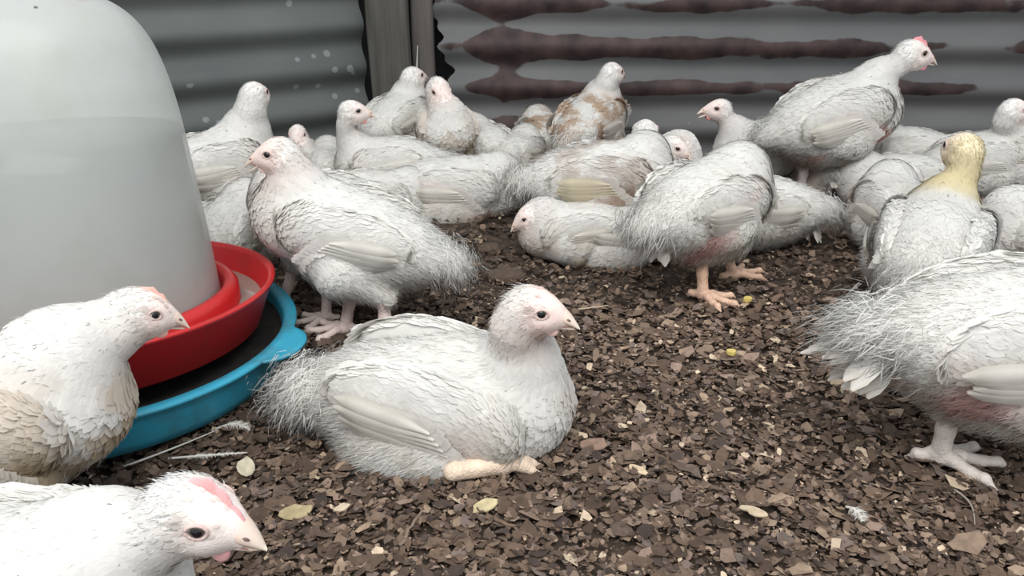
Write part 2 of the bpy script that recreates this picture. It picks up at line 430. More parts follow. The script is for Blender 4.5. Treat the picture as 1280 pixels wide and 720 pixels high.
    for Fl, hock, tm, tyaw, lift in legs:
        lp = [(cone(hock + (hock - Fl) * .10, hock, .0078 * s, .0088 * s), .004), (cone(hock, hock + (Fl - hock) * .45, .0082 * s, .0062 * s), .006), (cone(hock + (Fl - hock) * .45, Fl + [0, 0, .002 * s], .0062 * s, .0068 * s), .004)]
        for ang, ln in ((-38, .036), (-2, .044), (33, .037), (172, .017)):
            a_ = math.radians(ang + rng.uniform(-5, 5)); d = tm @ np.array([math.cos(a_), math.sin(a_), 0]); L_ = ln * s
            pts = [Fl + d * L_ * t_ + np.array([0, 0, zz_ * s]) for t_, zz_ in ((0, .001), (.3, .0032), (.62, .0005), (.88, .0012), (1.0, -.0015))]
            rr = np.array([.0056, .0046, .0040, .0036, .0022]) * s
            for i in range(4): lp.append((cone(pts[i], pts[i + 1], rr[i], rr[i + 1]), .0025 * s))
            lp.append((cone(pts[4], pts[4] + d * .005 * s - np.array([0, 0, .001]), .0018 * s, .0007 * s), .001))
        v2, q2 = solid(lp, .0014 if q > .6 else .0020)
        nz_ = noise3(v2, 60, seedn + 9, 2)[:, None]; cl = lc * (1 + .08 * nz_)
        fd = sm(.012 * s, 0, v2[:, 2:3] - lift) * .35 * (dirty + .4); cl = cl * (1 - fd) + np.array([.38, .28, .2]) * fd
        g.add(v2, q2, cl, 2)
    if sit_foot is not None:   # shank folded forward along the ground: list of pixels on the floor
        for (hu, hv), (tu, tv) in sit_foot:
            h0 = tol(on_floor(hu, hv, .011 * s)); t0 = tol(on_floor(tu, tv, .009 * s)); d0 = unit(t0 - h0)
            l0 = np.cross([0, 0, 1.0], d0); k0 = h0 + (t0 - h0) * .62
            lp = [(cone(h0, k0, .0066 * s, .0062 * s), .004)]
            for i_ in range(9): lp.append((ell(h0 + (k0 - h0) * (i_ + .5) / 9 + np.array([0, 0, .002 * s]), np.array([.0042, .0068, .0058]) * s, np.stack([d0, l0, np.array([0, 0, 1.0])], 1)), .0012))
            for ang, ln in ((-16, .036), (2, .040), (20, .034)):
                a_ = math.radians(ang); d = d0 * math.cos(a_) + l0 * math.sin(a_); L_ = np.linalg.norm(t0 - k0) * ln / .038
                pts = [k0 + d * L_ * t_ + np.array([0, 0, z_ * s]) for t_, z_ in ((0, .0), (.35, .003), (.7, .001), (1, -.003))]
                for i in range(3): lp.append((cone(pts[i], pts[i + 1], (.0062 - .0008 * i) * s, (.0056 - .0008 * i) * s), .0025 * s))
                lp.append((cone(pts[3], pts[3] + d * .008 * s - np.array([0, 0, .003]), .0028 * s, .0010 * s), .001))
            v2, q2 = solid(lp, .0013); g.add(v2, q2, lc * (1 + .07 * noise3(v2, 70, seedn + 9, 2)[:, None]), 2)
    root = empty(name, rt, a)
    tag(root, label, 'chicken', group)
    g.build('body', [M_FEATHER, M_SKIN, M_SCALE], root)
    # ---- wings
    for sd in wings:
        wt = math.radians(wing_tilt - 12); yi = math.radians(3) * sd
        Wm = np.stack([np.array([math.cos(wt) * math.cos(yi), math.sin(yi), math.sin(wt)]), [0, 0, 0], [0, 0, 0]], 1)
        Wm[:, 1] = unit(np.cross([0, 0, 1.0], Wm[:, 0])); Wm[:, 2] = np.cross(Wm[:, 0], Wm[:, 1])
        ws = wing_scale; wc = np.array([-.008 * sx, .0410 * sd * sy, .007])
        rx, ry, rz = .067 * ws * sx, .0150, .036 * ws * sz
        pr = [(ell(wc, (rx, ry, rz), Wm), .01), (ell(wc + Wm @ np.array([.038 * ws * sx, -.0035 * sd, .005]), (.024 * ws, .0125, .022 * ws), Wm), .012)]
        v, qd = solid(pr, vox * 1.0); wn, wA, wfn = vnormals(v, qd)
        toL = lambda p: c + (p * s) @ B.T
        gw = Geo()
        def wcol(p):
            loc = toL(p); k, _, _ = colour(loc, np.tile([1., 0, 0, 0], (len(p), 1))); return k
        wc_ = wcol(v); gw.add(toL(v), qd, wc_, 0)
        out = (v[qd].mean(1) - wc) @ Wm[:, 1] * sd
        wl_ = (v[qd].mean(1) - wc) @ Wm
        wgt = wA * (out > -.003) * np.where((wl_[:, 2] < -.006 * ws) & (wl_[:, 0] < .022), .05, 1); nwf = int(2200 * q)
        k = rng.choice(len(qd), nwf, p=wgt / wgt.sum()); r = rng.dirichlet([1, 1, 1, 1], nwf)
        pos = (v[qd[k]] * r[..., None]).sum(1); nn = norm_rows((wn[qd[k]] * r[..., None]).sum(1))
        D = np.tile(-Wm[:, 0] - .15 * Wm[:, 2], (nwf, 1)) + rng.normal(size=(nwf, 3)) * .13
        Lw = rng.uniform(.011, .019, nwf) * (1.3 if q < .5 else 1); ck = wc_[qd[k]].mean(1) * rng.normal(1, .04, (nwf, 1))
        sp = rng.rand(nwf) < specks * 1.3; ck[sp] *= .45; Lw[sp] *= .4
        feather_cards(toL(pos), nn @ B.T, D @ B.T, Lw * s, Lw * s * .52 * np.where(sp, .45, 1), rng.uniform(.0, .055, nwf), ck, gw, 0)
        def conform(p, off):
            ql = (p - wc) @ Wm; e = 1 - (ql[:, 0] / (rx * 1.25)) ** 2 - (ql[:, 2] / (rz * 1.15)) ** 2
            ql[:, 1] += sd * (ry * np.sqrt(np.clip(e, .04, 1)) + off); return wc + ql @ Wm.T
        for i in range(flight_n):
            t = i / (flight_n - 1)
            rl = np.array([(.036 - .030 * t) * ws * sx, 0, (-.0310 + .034 * t) * ws * sz])
            ang = math.radians(4 - 10 * t + rng.uniform(-3.5, 3.5))     # later feathers point more down-back
            d = Wm @ np.array([-math.cos(ang), 0, math.sin(ang) * .9 + .08]); side = Wm @ np.array([0, 0, 1.0]); nr = Wm[:, 1] * sd
            off = .0030 + .00075 * i
            colf = np.array(flight) * rng.uniform(.93, 1.05); ml = min(1, dirty * .8 + .15) ; colf = colf * ml + WHITE * (1 - ml)
            gg = Geo(); vane(wc + Wm @ rl, unit(d), unit(side), nr, (.088 - .020 * t + rng.uniform(-.004, .004)) * ws * sx, .0150, colf, gg, 0, curve=-.02, edge=np.array(flight) * .62,
                             conform=lambda p: conform(p, off))
            vv = gg.v[0]; gw.add(toL(vv), [f for f, _ in gg.f], gg.c[0], 0)
        # coverts over the roots of the flight feathers
        nc = int(150 * min(q, 1.2)) + 30; tt = rng.rand(nc)
        pl = np.stack([(.046 - .030 * tt - rng.rand(nc) * .030) * ws * sx, np.zeros(nc), (-.0315 + .037 * tt + rng.normal(size=nc) * .0015) * ws * sz], 1)
        pc = conform(wc + pl @ Wm.T, .0052 + .0008 * rng.rand(nc))
        Dv = np.tile(-Wm[:, 0] + .10 * Wm[:, 2], (nc, 1)) + rng.normal(size=(nc, 3)) * .08; Nv = np.tile(Wm[:, 1] * sd, (nc, 1)); Lc = rng.uniform(.016, .025, nc) * s
        feather_cards(toL(pc), Nv @ B.T, Dv @ B.T, Lc, Lc * .5, np.full(nc, -.03), np.tile(wc_.mean(0), (nc, 1)) * rng.normal(1, .025, (nc, 1)), gw, 0)
        gw.build('wing', [M_FEATHER], root)
    # ---- tail
    gt = Geo(); tp = math.radians(tail_pitch); tb = np.array([-.108 * sx, 0, .014])
    toL = lambda p: c + (p * s) @ B.T
    for layer in (0, 1):
        for i in range(7):
            fa = math.radians((i - 3) * 9 * tail_w) + rng.normal() * .05; tpp = tp - layer * .3 - abs(i - 3) * .05
            d = np.array([-math.cos(tpp) * math.cos(fa), math.sin(fa), math.sin(tpp)]); side = unit(np.cross([0, 0, 1.0], d)); nr = np.cross(d, side)
            if nr[2] < 0: nr = -nr
            gg = Geo(); vane(tb + np.array([.022, 0, -.006 * layer]), d, side, nr, (.052 - .008 * layer) * tail_len * rng.uniform(.85, 1.05), .013, WHITE * rng.uniform(.93, 1), gg, 0, curve=.12, edge=(.62, .56, .46))
            gt.add(toL(gg.v[0]), [f for f, _ in gg.f], gg.c[0], 0)
    nb = int(4200 * q * fluff) + 60
    pos = tb + rng.normal(size=(nb, 3)) * np.array([.012, .012, .009]); D = np.tile([-math.cos(tp), 0, math.sin(tp) - .25], (nb, 1)) + rng.normal(size=(nb, 3)) * .35
    D = norm_rows(D)
    down_blades(toL(pos), norm_rows(pos - tb) @ B.T, D @ B.T, rng.uniform(.007, .021, nb) * s * min(tail_len, 1), np.full(nb, .0006 * s) * (1.6 if q < .5 else 1), rng.uniform(0, .35, nb), np.tile(WHITE, (nb, 1)) * rng.normal(.98, .03, (nb, 1)), gt, 0, rng)
    gt.build('tail', [M_FEATHER], root)
    # ---- head details
    if H is not None:
        toH = lambda p: H + (p * h) @ Hm.T
        bc = np.array([.80, .60, .52])
        gb = Geo()
        for upper in (True, False):
            n = 9; t = np.linspace(0, 1, n)
            if upper:
                x = .0205 + t * .0152; zc = -.0022 - .0080 * t ** 1.7; wd = .0072 * (1 - t ** 1.5) + .0006; ht = .0072 * (1 - t ** 1.3) + .0007
            else:
                x = .0200 + t * .0125; zc = -.0088 - .0018 * t - beak_open * .005 * t; wd = .0052 * (1 - t ** 1.6) + .0006; ht = .0022 * (1 - t) + .0006
            a_ = np.linspace(0, 2 * math.pi, 14, endpoint=False)
            vv = np.stack([np.repeat(x[:, None], 14, 1), wd[:, None] * np.cos(a_), zc[:, None] + np.where(np.sin(a_) > 0, 1, .55) * ht[:, None] * np.sin(a_)], -1).reshape(-1, 3)
            vv = np.concatenate([vv, [[x[-1] + .0006, 0, zc[-1] - .0004]]]); j = np.arange(14)
            cc = np.repeat((bc * (1 - .0) + (np.array([.86, .74, .62]) - bc) * t[:, None]), 14, 0); cc = np.concatenate([cc, cc[-1:]])
            gb.add(toH(vv), [grid_faces(n, 14, True), np.stack([(n - 1) * 14 + j, (n - 1) * 14 + (j + 1) % 14, np.full(14, n * 14)], 1)], cc, 0)
        for sd in (1, -1):
            v, f = sweep([[.0262, .0052 * sd, -.0014], [.0275, .0050 * sd, -.0018], [.029, .0045 * sd, -.0024]], [.0004, .0008, .0004], 6)
            gb.add(toH(v), f, (.16, .10, .09), 0)
            v, f = sweep([[.016, .0098 * sd, -.0066], [.021, .0062 * sd, -.0066], [.029, .0046 * sd, -.0076]], [.0005, .0005, .0003], 6)
            gb.add(toH(v), f, (.42, .20, .18), 0)
        gb.build('beak', [M_HORN], root)
        for sd in (1, -1):
            ge = Geo(); ec = np.array([.0088, .0107 * sd, .0032]); er = .0041
            th = np.linspace(0, math.pi, 12); ph_ = np.linspace(0, 2 * math.pi, 20, endpoint=False)
            ax_ = unit(np.array([.25, sd, .05])); u1 = unit(np.cross(ax_, [0, 0, 1.0])); u2 = np.cross(ax_, u1)
            vv = ec + er * (np.cos(th)[:, None, None] * ax_ + np.sin(th)[:, None, None] * (np.cos(ph_)[None, :, None] * u1 + np.sin(ph_)[None, :, None] * u2))
            pupil = (th < .62); iris = (th < 1.05)
            cc = np.where(pupil[:, None], np.array([.008, .008, .010]), np.where(iris[:, None], np.array([.13, .105, .075]), np.array([.08, .06, .05])))
            ge.add(toH(vv.reshape(-1, 3)), grid_faces(12, 20, True) if sd > 0 else grid_faces(12, 20, True)[:, ::-1], np.repeat(cc, 20, 0), 0)
            er_o = ge.build('eye', [M_EYE], root)
            gl = Geo(); a_ = np.linspace(0, 2 * math.pi, 25)
            ring = ec + ax_ * .0026 + .0040 * (np.cos(a_)[:, None] * u1 * 1.12 + np.sin(a_)[:, None] * u2 * .86)
            v, f = sweep(ring, .0009, 6); gl.add(toH(v), f, (.66, .50, .46), 0)
            gl.build('eyelid', [M_SKIN], er_o)
        if comb > 0:
            gc = Geo(); n = 15; t = np.linspace(0, 1, n)
            x = .0265 - .032 * t; base = np.interp(x, [-.006, .006, .015, .021, .027], [.0155, .0145, .0085, .0035, .0005]) - .001
            hgt = comb * .0062 * np.sin(np.clip(t * 1.06 + .04, 0, 1) * math.pi) ** .7 * (1 + .45 * np.abs(np.sin(t * math.pi * 4.5))) + .0004
            rows = []
            for side_, zf in ((-1, 0), (-.8, .5), (-.3, .93), (0, 1), (.3, .93), (.8, .5), (1, 0)):
                rows.append(np.stack([x - .001 * zf, side_ * .0017 * np.ones(n), base + hgt * zf], 1))
            vv = np.stack(rows, 1).reshape(-1, 3)
            gc.add(toH(vv), grid_faces(n, 7), np.array(comb_col) * (1 + .1 * noise3(vv, 150, seedn, 2)[:, None]), 0)
            tag(gc.build('comb', [M_SKIN], root))
        if wattle > 0:
            for sd in (1, -1):
                v, qd = solid([(ell((.0165, .0048 * sd, -.0125), (.0048, .0016, .0036 + .0025 * wattle)), .001)], .0007)
                gx = Geo(); gx.add(toH(v), qd, np.array(comb_col) * 1.05, 0); gx.build('wattle', [M_SKIN], root)
    BIRDS.append(root)
    return root

#SETTING
# ------------------------------------------------------------------ floor
def floor_build():
    n = 220; x = np.linspace(-1.9, 1.9, n); y = np.linspace(-.5, 2.6, n); X, Yy = np.meshgrid(x, y, indexing='ij')
    p = np.stack([X.ravel(), Yy.ravel(), np.zeros(n * n)], 1)
    p[:, 2] = -.004 + .003 * noise3(p, 2.0, 3, 3) + .0012 * noise3(p, 14, 5, 2)
    g = Geo(); g.add(p, grid_faces(n, n), (1, 1, 1), 0)
    m, nt, b = mat('packed_litter'); L = nt.links.new
    tc = N(nt, 'ShaderNodeTexCoord'); nz = N(nt, 'ShaderNodeTexNoise', Scale=90, Detail=8); L(tc.outputs['Object'], nz.inputs['Vector'])
    cr = N(nt, 'ShaderNodeValToRGB'); cr.color_ramp.elements[0].position = .3; cr.color_ramp.elements[1].position = .75
    cr.color_ramp.elements[0].color = (.022, .015, .011, 1); cr.color_ramp.elements[1].color = (.115, .078, .055, 1)
    L(nz.outputs['Fac'], cr.inputs[0]); L(cr.outputs[0], b.inputs['Base Color']); b.inputs['Roughness'].default_value = .95
    bp = N(nt, 'ShaderNodeBump'); bp.inputs['Strength'].default_value = .8; bp.inputs['Distance'].default_value = .004
    L(nz.outputs['Fac'], bp.inputs['Height']); L(bp.outputs[0], b.inputs['Normal'])
    o = g.build('floor', [m]); tag(o, 'dark packed litter floor of the pen', kind='structure')
floor_build()

def chips(n, seed, smin_, smax_, zone, bright, g):
    r = np.random.RandomState(seed)
    # sample inside the seen trapezoid, denser near the lens
    (y0, y1) = zone; y = y0 + (y1 - y0) * r.rand(n) ** 1.0
    hw = .38 + .72 * y; x = (r.rand(n) * 2 - 1) * hw
    ok = (y < 1.525) & ((x + .277) * .56 - (y - 1.545) * .83 > .012); x, y = x[ok], y[ok]; n = len(x)
    sz = smin_ + (smax_ - smin_) * r.rand(n) ** 2.6
    asp = r.uniform(.45, 1.0, n); k = 6
    a = np.sort(r.rand(n, k), 1) * 2 * math.pi * .0 + (np.arange(k)[None] + r.uniform(-.35, .35, (n, k))) * 2 * math.pi / k
    rad = r.uniform(.6, 1.05, (n, k)); lx = np.cos(a) * rad; ly = np.sin(a) * rad * asp[:, None]
    bend = r.uniform(-.35, .35, (n, 1)) * (lx ** 2)
    P = np.stack([lx, ly, bend], -1) * sz[:, None, None] * .5
    P = np.concatenate([P, np.zeros((n, 1, 3))], 1)
    rz = r.rand(n) * 6.283; tx = r.normal(0, .30, n); ty = r.normal(0, .30, n)
    def rot(P, ang, i, j):
        c_, s_ = np.cos(ang)[:, None], np.sin(ang)[:, None]; Q = P.copy(); Q[..., i] = c_ * P[..., i] - s_ * P[..., j]; Q[..., j] = s_ * P[..., i] + c_ * P[..., j]; return Q
    P = rot(rot(rot(P, tx, 1, 2), ty, 0, 2), rz, 0, 1)
    z = r.rand(n) * .0045 + .0010 + .003 * noise3(np.stack([x, y, 0 * x], 1), 2.0, 3, 3) * .8
    P += np.stack([x, y, z], -1)[:, None]
    patch = noise3(np.stack([x, y, 0 * x], 1), 1.6, 21, 3)
    pal = np.array([[.070, .048, .035], [.11, .075, .054], [.155, .110, .080], [.095, .068, .052], [.24, .175, .125], [.19, .135, .105], [.42, .33, .24], [.052, .038, .032], [.13, .10, .085]])
    pr = np.array([.20, .22, .15, .16, .055, .07, .022, .10, .06]); pr[4:7] *= bright; pr /= pr.sum()
    ci = r.choice(len(pal), n, p=pr); c = pal[ci] * 1.13 * r.uniform(.8, 1.22, (n, 1)) * (1 + .30 * patch[:, None])
    c = np.repeat(c, k + 1, 0)
    b = np.arange(n)[:, None] * (k + 1); tris = np.concatenate([np.concatenate([b + i, b + (i + 1) % k, b + k], 1) for i in range(k)])
    g.add(P.reshape(-1, 3), tris, np.clip(c, 0, .8), 0)
gl_ = Geo()
chips(30000, 1, .005, .013, (.28, .80), 1.0, gl_)
chips(12500, 2, .009, .026, (.28, .85), 1.3, gl_)
chips(33000, 3, .006, .019, (.75, 1.75), 1.1, gl_)
chips(40000, 4, .0016, .0065, (.28, .95), 3.0, gl_)
lo_ = gl_.build('litter', [M_CHIP], smooth=False)
tag(lo_, 'brown wood shavings and crumbs covering the pen floor', 'litter', kind='stuff')

# ------------------------------------------------------------------ corrugated walls
PER = .076; AMP = .0085
CORNER = np.array([-.265, 1.545])
def rust_material(name, left):
    m, nt, b = mat(name); L = nt.links.new
    tc = N(nt, 'ShaderNodeTexCoord'); sp = N(nt, 'ShaderNodeSeparateXYZ'); L(tc.outputs['Object'], sp.inputs[0])
    def math_(op, a, bb=None, cl=False):
        n = N(nt, 'ShaderNodeMath', operation=op); n.use_clamp = cl
        for i, q_ in enumerate((a, bb)):
            if q_ is None: continue
            if isinstance(q_, (int, float)): n.inputs[i].default_value = q_
            else: L(q_, n.inputs[i])
        return n.outputs[0]
    cosz = math_('COSINE', math_('MULTIPLY', math_('SUBTRACT', sp.outputs[2], .012), 2 * math.pi / PER))
    mp = N(nt, 'ShaderNodeMapping'); mp.inputs['Scale'].default_value = (1, 1, 2.6); L(tc.outputs['Object'], mp.inputs[0])
    big = N(nt, 'ShaderNodeTexNoise', Scale=3.4, Detail=3, Roughness=.55); L(mp.outputs[0], big.inputs['Vector'])
    fine = N(nt, 'ShaderNodeTexNoise', Scale=26, Detail=7); L(tc.outputs['Object'], fine.inputs['Vector'])
    # galvanised skin survives on the crests, rust has eaten the rest
    if not left:
        edge = N(nt, 'ShaderNodeMapRange'); edge.inputs[1].default_value = .06; edge.inputs[2].default_value = .32; edge.inputs[3].default_value = -1.4; edge.inputs[4].default_value = .30
        L(sp.outputs[0], edge.inputs[0])
        near = N(nt, 'ShaderNodeMapRange'); near.inputs[1].default_value = .045; near.inputs[2].default_value = .12; near.inputs[3].default_value = 2.1; near.inputs[4].default_value = 0
        L(sp.outputs[0], near.inputs[0])
        bias = math_('ADD', edge.outputs[0], near.outputs[0])
        zz = N(nt, 'ShaderNodeMapRange'); zz.inputs[1].default_value = .05; zz.inputs[2].default_value = .30; zz.inputs[3].default_value = .45; zz.inputs[4].default_value = -.12
        L(sp.outputs[2], zz.inputs[0]); bias = math_('ADD', bias, zz.outputs[0])
    else: bias = 1.2
    v = math_('ADD', math_('MULTIPLY', cosz, .75), math_('MULTIPLY', math_('SUBTRACT', big.outputs['Fac'], .5), 4.2))
    v = math_('ADD', math_('ADD', v, bias), math_('MULTIPLY', math_('SUBTRACT', fine.outputs['Fac'], .5), .5))
    mk = N(nt, 'ShaderNodeMapRange'); mk.inputs[1].default_value = -.06; mk.inputs[2].default_value = .06; L(v, mk.inputs[0])
    ru = N(nt, 'ShaderNodeValToRGB'); ru.color_ramp.elements[0].position = .3; ru.color_ramp.elements[1].position = .72
    ru.color_ramp.elements[0].color = (.022, .015, .016, 1); ru.color_ramp.elements[1].color = (.085, .054, .050, 1); L(fine.outputs['Fac'], ru.inputs[0])
    ga = N(nt, 'ShaderNodeValToRGB'); ga.color_ramp.elements[0].position = .25; ga.color_ramp.elements[1].position = .75
    c0, c1 = ((.085, .098, .094, 1), (.138, .150, .145, 1)) if left else ((.098, .100, .102, 1), (.160, .159, .157, 1))
    ga.color_ramp.elements[0].color = c0; ga.color_ramp.elements[1].color = c1; L(big.outputs['Fac'], ga.inputs[0])
    mx = N(nt, 'ShaderNodeMix', data_type='RGBA'); L(mk.outputs[0], mx.inputs[0]); L(ru.outputs[0], mx.inputs[6]); L(ga.outputs[0], mx.inputs[7])
    # splashes and specks of whitewash
    vo = N(nt, 'ShaderNodeTexVoronoi', Scale=34.0); L(tc.outputs['Object'], vo.inputs['Vector'])
    s2 = N(nt, 'ShaderNodeTexNoise', Scale=7.0, Detail=2); L(tc.outputs['Object'], s2.inputs['Vector'])
    dd = math_('ADD', vo.outputs['Distance'], math_('MULTIPLY', fine.outputs['Fac'], .18))
    th = math_('MULTIPLY', math_('LESS_THAN', dd, .30 if left else .20), math_('GREATER_THAN', s2.outputs['Fac'], .49 if left else .66))
    mx2 = N(nt, 'ShaderNodeMix', data_type='RGBA'); L(math_('MULTIPLY', th, .45), mx2.inputs[0]); L(mx.outputs[2], mx2.inputs[6]); mx2.inputs[7].default_value = (.34, .37, .37, 1)
    L(mx2.outputs[2], b.inputs['Base Color']); b.inputs['Roughness'].default_value = .62; b.inputs['Specular IOR Level'].default_value = .3
    bp = N(nt, 'ShaderNodeBump'); bp.inputs['Strength'].default_value = .25; bp.inputs['Distance'].default_value = .002
    L(fine.outputs['Fac'], bp.inputs['Height']); L(bp.outputs[0], b.inputs['Normal'])
    return m
def corrugated(name, a, direction, length, height, m, label, ragged=False):
    """sheet standing on the floor from point a; local x runs along it, the ribs are level"""
    nu = 60 if not ragged else 260; nv = int(height / PER * 14)
    x = np.linspace(0, length, nu); z = np.linspace(-.01, height, nv)
    X, Z = np.meshgrid(x, z, indexing='ij')
    if ragged: # torn left edge
        e = .006 * np.sin(Z * 90) + .006 * np.sin(Z * 37 + 1) + .005 * np.sin(Z * 210)
        e = e + .022 * np.exp(-((Z - .13) / .05) ** 2)
        X = X + e * 1.0 * (1 - np.clip(X / .12, 0, 1))
    Yv = AMP * np.cos(2 * math.pi * (Z - .012) / PER) + .0012 * np.sin(X * 9) 
    f = np.stack([X, Yv, Z], -1).reshape(-1, 3); bk = f + [0, -.0012, 0]
    fc = grid_faces(nu, nv)
    g = Geo(); g.add(f, fc[:, ::-1], (1, 1, 1)); g.add(bk, fc, (1, 1, 1))
    o = g.build(name, [m]); o.location = (a[0], a[1], 0); o.rotation_euler = (0, 0, direction)
    return tag(o, label, kind='structure')
# the back sheet faces the camera: local +y must look towards it, so run it from right to left
def wall(name, p, q_, height, m, label, ragged=False, flip=False):
    d = np.array(q_) - np.array(p); ang = math.atan2(d[1], d[0]); L_ = np.linalg.norm(d)
    o = corrugated(name, p, ang, L_, height, m, label, ragged); return o
M_RUST = rust_material('rusty_corrugated_iron', False); M_GREY = rust_material('grey_corrugated_iron', True)
wall('wall_back', CORNER + [.128, -.01], (2.1, 1.50), .62, M_RUST, 'rusty corrugated iron sheet wall behind the flock', ragged=True)
wall('wall_left', CORNER + [-.012, 0], CORNER + np.array([-.83, -.56]) * 1.9, .62, M_GREY, 'dull grey green corrugated iron sheet wall on the left')

def wood_material(name, c0, c1):
    m, nt, b = mat(name); L = nt.links.new
    tc = N(nt, 'ShaderNodeTexCoord'); mp = N(nt, 'ShaderNodeMapping'); mp.inputs['Scale'].default_value = (40, 40, 3); L(tc.outputs['Object'], mp.inputs[0])
    nz = N(nt, 'ShaderNodeTexNoise', Scale=2.0, Detail=6); L(mp.outputs[0], nz.inputs['Vector'])
    cr = N(nt, 'ShaderNodeValToRGB'); cr.color_ramp.elements[0].position = .3; cr.color_ramp.elements[1].position = .7
    cr.color_ramp.elements[0].color = (*c0, 1); cr.color_ramp.elements[1].color = (*c1, 1); L(nz.outputs['Fac'], cr.inputs[0]); L(cr.outputs[0], b.inputs['Base Color'])
    b.inputs['Roughness'].default_value = .85
    bp = N(nt, 'ShaderNodeBump'); bp.inputs['Strength'].default_value = .4; bp.inputs['Distance'].default_value = .002; L(nz.outputs['Fac'], bp.inputs['Height']); L(bp.outputs[0], b.inputs['Normal'])
    return m
def board(name, x0, x1, y0, y1, h_, m, seed):
    r = np.random.RandomState(seed); nz_ = 24; z = np.linspace(-.01, h_, nz_); V = []
    cr = [(x0, y0), (x0 + .004, y0 - .003), (x1 - .004, y0 - .003), (x1, y0), (x1, y1), (x0, y1)]
    for zz in z:
        for (a_, b_) in cr: V.append([a_ + .0015 * math.sin(zz * 14 + seed), b_ + .001 * math.sin(zz * 23 + a_ * 50), zz])
    n = len(cr); g = Geo(); V = np.array(V); f = grid_faces(nz_, n, True)
    top = np.array([[(nz_ - 1) * n + i for i in range(n)]])
    g.add(V, [f[:, ::-1], top], (1, 1, 1)); o = g.build(name, [m]); return o
M_POST = wood_material('weathered_post_wood', (.050, .048, .042), (.105, .100, .088)); M_POST2 = wood_material('pale_post_wood', (.075, .066, .060), (.125, .110, .105)); M_GAP_SHADE = wood_material('painted_gap_shade', (.008, .008, .008), (.02, .018, .018))  # the last one is near black: shade inside the gap, put into the colour
tag(board('trim_1', -.258, -.185, 1.490, 1.545, .62, M_POST, 1), 'grey weathered wooden corner post between the two iron walls', kind='structure')
tag(board('trim_2', -.183, -.143, 1.525, 1.56, .62, M_POST2, 2), 'paler narrow board beside the corner post', kind='structure')
tag(board('gap_shade_board', -.30, .10, 1.600, 1.62, .62, M_GAP_SHADE, 3), 'added near black backing painted as the shade in the gap beside the torn rusty sheet', kind='structure')  # added backing, its near-black colour stands in for the shade in the gap
#DRINKER
# ------------------------------------------------------------------ drinker: white bell reservoir, red trough, blue basin
DX, DY = -.405, .682
def plastic(name, base, rough, dirt_col=None, dirt=0.0, transl=0.0, scale=18, sss=0):
    m, nt, b = mat(name); L = nt.links.new
    tc = N(nt, 'ShaderNodeTexCoord'); nz = N(nt, 'ShaderNodeTexNoise', Scale=scale, Detail=6, Roughness=.6); L(tc.outputs['Object'], nz.inputs['Vector'])
    mr = N(nt, 'ShaderNodeMapRange'); mr.inputs[1].default_value = .48; mr.inputs[2].default_value = .66; mr.inputs[3].default_value = .0; mr.inputs[4].default_value = dirt; L(nz.outputs['Fac'], mr.inputs[0])
    mx = N(nt, 'ShaderNodeMix', data_type='RGBA'); mx.inputs[6].default_value = (*base, 1); mx.inputs[7].default_value = (*(dirt_col or base), 1); L(mr.outputs[0], mx.inputs[0])
    L(mx.outputs[2], b.inputs['Base Color']); b.inputs['Roughness'].default_value = rough
    return m, nt, b, mx
def shell(outer, thick=.003):
    """close a lathe profile by walking back along an inner offset"""
    o = np.asarray(outer, float); t = np.gradient(o, axis=0); n = np.stack([-t[:, 1], t[:, 0]], 1); n /= np.linalg.norm(n, axis=1, keepdims=True)
    return np.concatenate([o, (o + n * thick)[::-1], o[:1]])
M_BELL, nt_, b_, mx_ = plastic('milky_plastic', (.90, .92, .89), .28, (.80, .82, .72), .5)
vo_ = N(nt_, 'ShaderNodeTexVoronoi', Scale=26.0); tc_ = N(nt_, 'ShaderNodeTexCoord'); nt_.links.new(tc_.outputs['Object'], vo_.inputs['Vector'])
sx_ = N(nt_, 'ShaderNodeSeparateColor'); nt_.links.new(vo_.outputs['Color'], sx_.inputs[0])
a1_ = N(nt_, 'ShaderNodeMath', operation='LESS_THAN'); a1_.inputs[1].default_value = .055; nt_.links.new(vo_.outputs['Distance'], a1_.inputs[0])
a2_ = N(nt_, 'ShaderNodeMath', operation='LESS_THAN'); a2_.inputs[1].default_value = .35; nt_.links.new(sx_.outputs[0], a2_.inputs[0])
a3_ = N(nt_, 'ShaderNodeMath', operation='MULTIPLY'); nt_.links.new(a1_.outputs[0], a3_.inputs[0]); nt_.links.new(a2_.outputs[0], a3_.inputs[1])
sp_ = N(nt_, 'ShaderNodeMix', data_type='RGBA'); sp_.inputs[7].default_value = (.10, .10, .08, 1); nt_.links.new(a3_.outputs[0], sp_.inputs[0]); nt_.links.new(mx_.outputs[2], sp_.inputs[6]); nt_.links.new(sp_.outputs[2], b_.inputs['Base Color'])
# milky polythene: part of the light passes straight through, so the water line shows
L_ = nt_.links.new
tl = N(nt_, 'ShaderNodeBsdfTranslucent'); L_(mx_.outputs[2], tl.inputs[0]); trp = N(nt_, 'ShaderNodeBsdfTransparent'); trp.inputs[0].default_value = (.93, .96, .94, 1)
m1 = N(nt_, 'ShaderNodeMixShader'); m1.inputs[0].default_value = .35; L_(b_.outputs[0], m1.inputs[1]); L_(tl.outputs[0], m1.inputs[2])
m2 = N(nt_, 'ShaderNodeMixShader'); m2.inputs[0].default_value = .42; L_(m1.outputs[0], m2.inputs[1]); L_(trp.outputs[0], m2.inputs[2]); L_(m2.outputs[0], nt_.nodes['Material Output'].inputs[0])
M_RED, _, _, _ = plastic('red_plastic', (.52, .018, .020), .32, (.30, .03, .025), .5)
M_BLUE, _, _, _ = plastic('blue_plastic', (.035, .33, .48), .42, (.05, .16, .19), .7, scale=26)
M_BLACK, _, _, _ = plastic('wet_black_feed_dust', (.012, .011, .010), .75, (.03, .025, .02), 1, scale=60)
